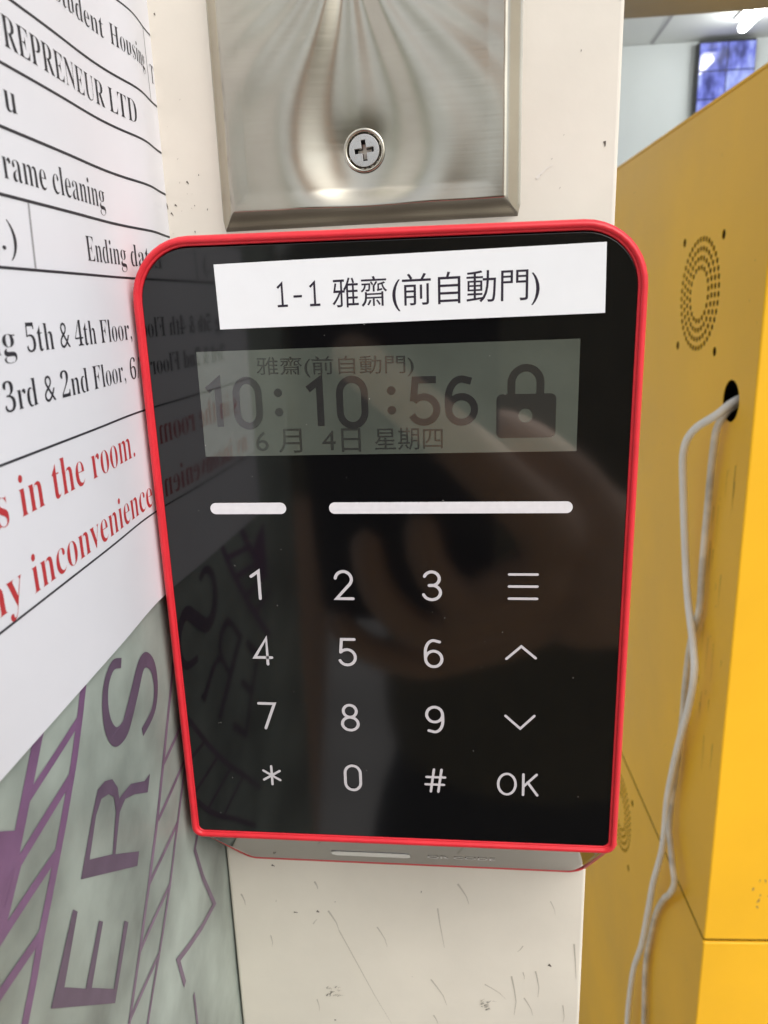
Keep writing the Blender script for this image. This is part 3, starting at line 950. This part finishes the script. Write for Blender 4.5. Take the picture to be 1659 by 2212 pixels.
# ------------------------------------------------------------------ the photographer, mirrored in the glass
def PL(u, v, w):
    """a point beside the telephone: right, up, towards the post"""
    return CAM + RIGHT*u + UP*v + FWD*w
phone = thing('smartphone', tuple(PL(-24, -60, -6)), 'dark smartphone held up in one hand, mirrored in the keypad glass', 'phone')
def pbox(name, u0, u1, v0, v1, w0, w1, m, r):
    out = rrect(u0, u1, v0, v1, r, r, 6)
    pl = Plane(PL(0, 0, (w0+w1)/2), -RIGHT, UP)            # n points at the post
    return filled(name, [[(-x, z) for x, z in out][::-1]], pl, 0, m, phone, ext=(w1-w0)/2-.4, bevel=.4)
pbox('phone_body', -60, 11.5, -134, 12, -10, -2.2, M['phone'], 9)
pbox('camera_plate', -26, 9, -26, 9, -2.1, -.9, M['phone'], 8)

def skin_mesh(chains, vox, grow=0.0):
    """chains of (point, radius) grown with a Skin modifier and fused into one surface"""
    me = bpy.data.meshes.new('skin')
    V, E, R = [], [], []
    for ch in chains:
        for k, (p, r) in enumerate(ch):
            V.append(tuple(Vector(p)*MM))
            rr = r if isinstance(r, tuple) else (r, r)
            R.append(((rr[0]+grow)*MM, (rr[1]+grow)*MM))
            if k:
                E.append((len(V)-2, len(V)-1))
    me.from_pydata(V, E, [])
    o = bpy.data.objects.new('skin', me)
    COL.objects.link(o)
    o.modifiers.new('s', 'SKIN').use_smooth_shade = True
    sv = me.skin_vertices[0].data
    i = 0
    for ch in chains:
        for k in range(len(ch)):
            sv[i].radius = R[i]
            sv[i].use_root = (k == 0)
            i += 1
    o.modifiers.new('d', 'SUBSURF').levels = 2
    rm = o.modifiers.new('r', 'REMESH')
    rm.mode = 'VOXEL'
    rm.voxel_size = vox*MM
    rm.use_smooth_shade = True
    sm_ = o.modifiers.new('m', 'SMOOTH')
    sm_.iterations = 3
    dg = bpy.context.evaluated_depsgraph_get()
    out = bpy.data.meshes.new_from_object(o.evaluated_get(dg))
    bpy.data.objects.remove(o)
    for v in out.vertices:
        v.co = v.co/MM
    return out

px, py = 82, -560
person = thing('person', (px, py, GZ), 'person in an olive short sleeved shirt holding up a phone, mirrored in the keypad glass', 'person')
wrist = PL(80, -128, -34)
elbow = Vector((235, -470, -190))
shR, shL = Vector((px+170, py, 75)), Vector((px-170, py, 75))
body = [
    [((px, py-5, -400), (150, 105)), ((px, py-5, -300), (140, 95)), ((px, py-10, -150), (135, 92)), ((px, py-5, 0), (160, 105)), ((px, py, 70), (130, 80)), ((px, py+2, 130), (60, 58)), ((px, py+10, 190), (54, 56)), ((px, py+14, 245), (50, 52))],
    [((px, py+24, 190), (44, 46)), ((px, py+24, 212), (56, 62)), ((px, py+22, 245), (64, 82)), ((px, py+18, 300), (74, 92)), ((px, py+15, 350), (66, 80)), ((px, py+15, 385), (30, 40))],
    [((px, py+104, 285), 7), ((px, py+118, 262), 9), ((px, py+112, 252), 11)],                    # nose
    [((px-72, py+5, 285), (6, 14)), ((px-76, py, 260), (6, 12))], [((px+72, py+5, 285), (6, 14)), ((px+76, py, 260), (6, 12))],
    [((px, py, 80), 70), (shR, 58), (shR*.5+elbow*.5, 48), (elbow, 40), (elbow*.6+wrist*.4, 40), (elbow*.15+wrist*.85, 28), (wrist, (27, 22)), (PL(52, -108, -12), (36, 17)), (PL(36, -98, -4), (38, 14))],
    [((px, py, 80), 70), (shL, 58), (shL+Vector((-45, 5, -150)), 47), (shL+Vector((-60, 10, -290)), 39), (shL+Vector((-62, 60, -420)), 36), (shL+Vector((-55, 130, -530)), 26), (shL+Vector((-52, 150, -580)), (30, 16)), (shL+Vector((-50, 165, -625)), (32, 13))],
    [((px+20, py-5, -410), 88), ((px+88, py, -480), 84), ((px+95, py+8, -830), 58), ((px+98, py-2, -1000), 54), ((px+100, py-8, -1215), 40), ((px+103, py+30, -1262), 34), ((px+106, py+130, -1275), (38, 22))],
    [((px-20, py-5, -410), 88), ((px-88, py, -480), 84), ((px-95, py+8, -830), 58), ((px-98, py-2, -1000), 54), ((px-100, py-8, -1215), 40), ((px-103, py+30, -1262), 34), ((px-106, py+130, -1275), (38, 22))],
    # fingers of the right hand across the back of the phone, and its thumb on the screen side
    [(PL(40, -96, -3), 13.9), (PL(26, -76, 3), 12.2), (PL(2, -48, 8), 10.8), (PL(-24, -26, 7), 9.7), (PL(-43, -11, 5.5), 8.4)],
    [(PL(38, -104, -2), 13), (PL(22, -102, 6), 11), (PL(0, -111, 13), 9.6), (PL(-12, -95, 12), 8.6), (PL(-16, -73, 6.5), 7.4)],
    [(PL(38, -112, -3), 13), (PL(18, -120, 4), 10.6), (PL(-15, -129, 12), 9.2), (PL(-33, -108, 12), 8.2), (PL(-37.5, -82, 6.2), 7.1)],
    [(PL(40, -122, -5), 12), (PL(16, -138, -1), 9.6), (PL(-18, -150, 5), 8.2), (PL(-42, -140, 8), 7.2), (PL(-54, -124, 5.5), 6.2)],
    [(PL(56, -104, -16), 16.2), (PL(40, -78, -22), 14.5), (PL(20, -60, -22), 12.2), (PL(2, -48, -18), 10.2)],
    # the left hand hangs relaxed
    [(shL+Vector((-50, 165, -620)), 10), (shL+Vector((-38, 178, -665)), 8.5), (shL+Vector((-30, 176, -700)), 7)],
    [(shL+Vector((-55, 165, -622)), 10), (shL+Vector((-50, 180, -675)), 8.5), (shL+Vector((-44, 176, -716)), 7)],
    [(shL+Vector((-60, 163, -620)), 10), (shL+Vector((-62, 176, -670)), 8.3), (shL+Vector((-57, 170, -708)), 7)],
    [(shL+Vector((-66, 160, -614)), 9), (shL+Vector((-73, 168, -655)), 7.6), (shL+Vector((-70, 162, -685)), 6.4)],
    [(shL+Vector((-40, 152, -585)), 12), (shL+Vector((-22, 172, -610)), 10), (shL+Vector((-16, 180, -642)), 8)],
]
link('body', skin_mesh(body, 3.6), M['skin'], person, smooth=True)
shirt = [[((px, py-5, -450), (176, 132)), ((px, py-5, -300), (160, 114)), ((px, py-10, -150), (150, 104)), ((px, py-5, 0), (172, 116)), ((px, py, 72), (140, 88)), ((px, py+2, 108), (72, 68))],
         [((px, py, 78), 82), (shR, 72), (shR*.5+elbow*.5, 64), (shR*.25+elbow*.75, 62)],
         [((px, py, 78), 82), (shL, 72), (shL+Vector((-45, 5, -150)), 64), (shL+Vector((-54, 8, -220)), 60)]]
link('shirt', skin_mesh(shirt, 8.0), M['shirt'], person, smooth=True)
trous = [[((px, py-5, -350), (150, 106)), ((px, py-5, -420), (160, 118)), ((px, py-5, -480), (150, 112))]] + [[((px, py-5, -410), 146), ((px+k*88, py, -480), 98), ((px+k*95, py+8, -830), 76), ((px+k*98, py-2, -1000), 70), ((px+k*100, py-8, -1215), 62)] for k in (-1, 1)]
link('trousers', skin_mesh(trous, 9.0), M['trousers'], person, smooth=True)
hair = [[((px, py-30, 270), (72, 66)), ((px, py-18, 330), (80, 84)), ((px, py+5, 378), (70, 80)), ((px, py+15, 402), (36, 46))]]
link('hair', skin_mesh(hair, 7.0), M['hair'], person, smooth=True)
for k in (-1, 1):
    bm = bmesh.new()
    bmesh.ops.create_uvsphere(bm, u_segments=16, v_segments=10, radius=12)
    bmesh.ops.translate(bm, vec=(px+k*31, py+90, 290), verts=bm.verts)
    e = bmo('eye', bm, M['eye'], person, smooth=True)
    bm = bmesh.new()
    bmesh.ops.create_uvsphere(bm, u_segments=12, v_segments=8, radius=5.5)
    bmesh.ops.translate(bm, vec=(px+k*31, py+97.5, 288), verts=bm.verts)
    bmo('iris', bm, M['iris'], e, smooth=True)
    link('shoe', skin_mesh([[((px+k*100, py-30, -1262), (42, 40)), ((px+k*103, py+30, -1262), (46, 38)), ((px+k*106, py+140, -1272), (46, 29)), ((px+k*106, py+185, -1274), (36, 26))]], 6.0), M['shoe'], person, smooth=True)
link('mouth', skin_mesh([[((px-22, py+96, 226), 4), ((px, py+106, 227), 6), ((px+22, py+96, 226), 4)]], 2.0), M['lip_skin'], person, smooth=True)
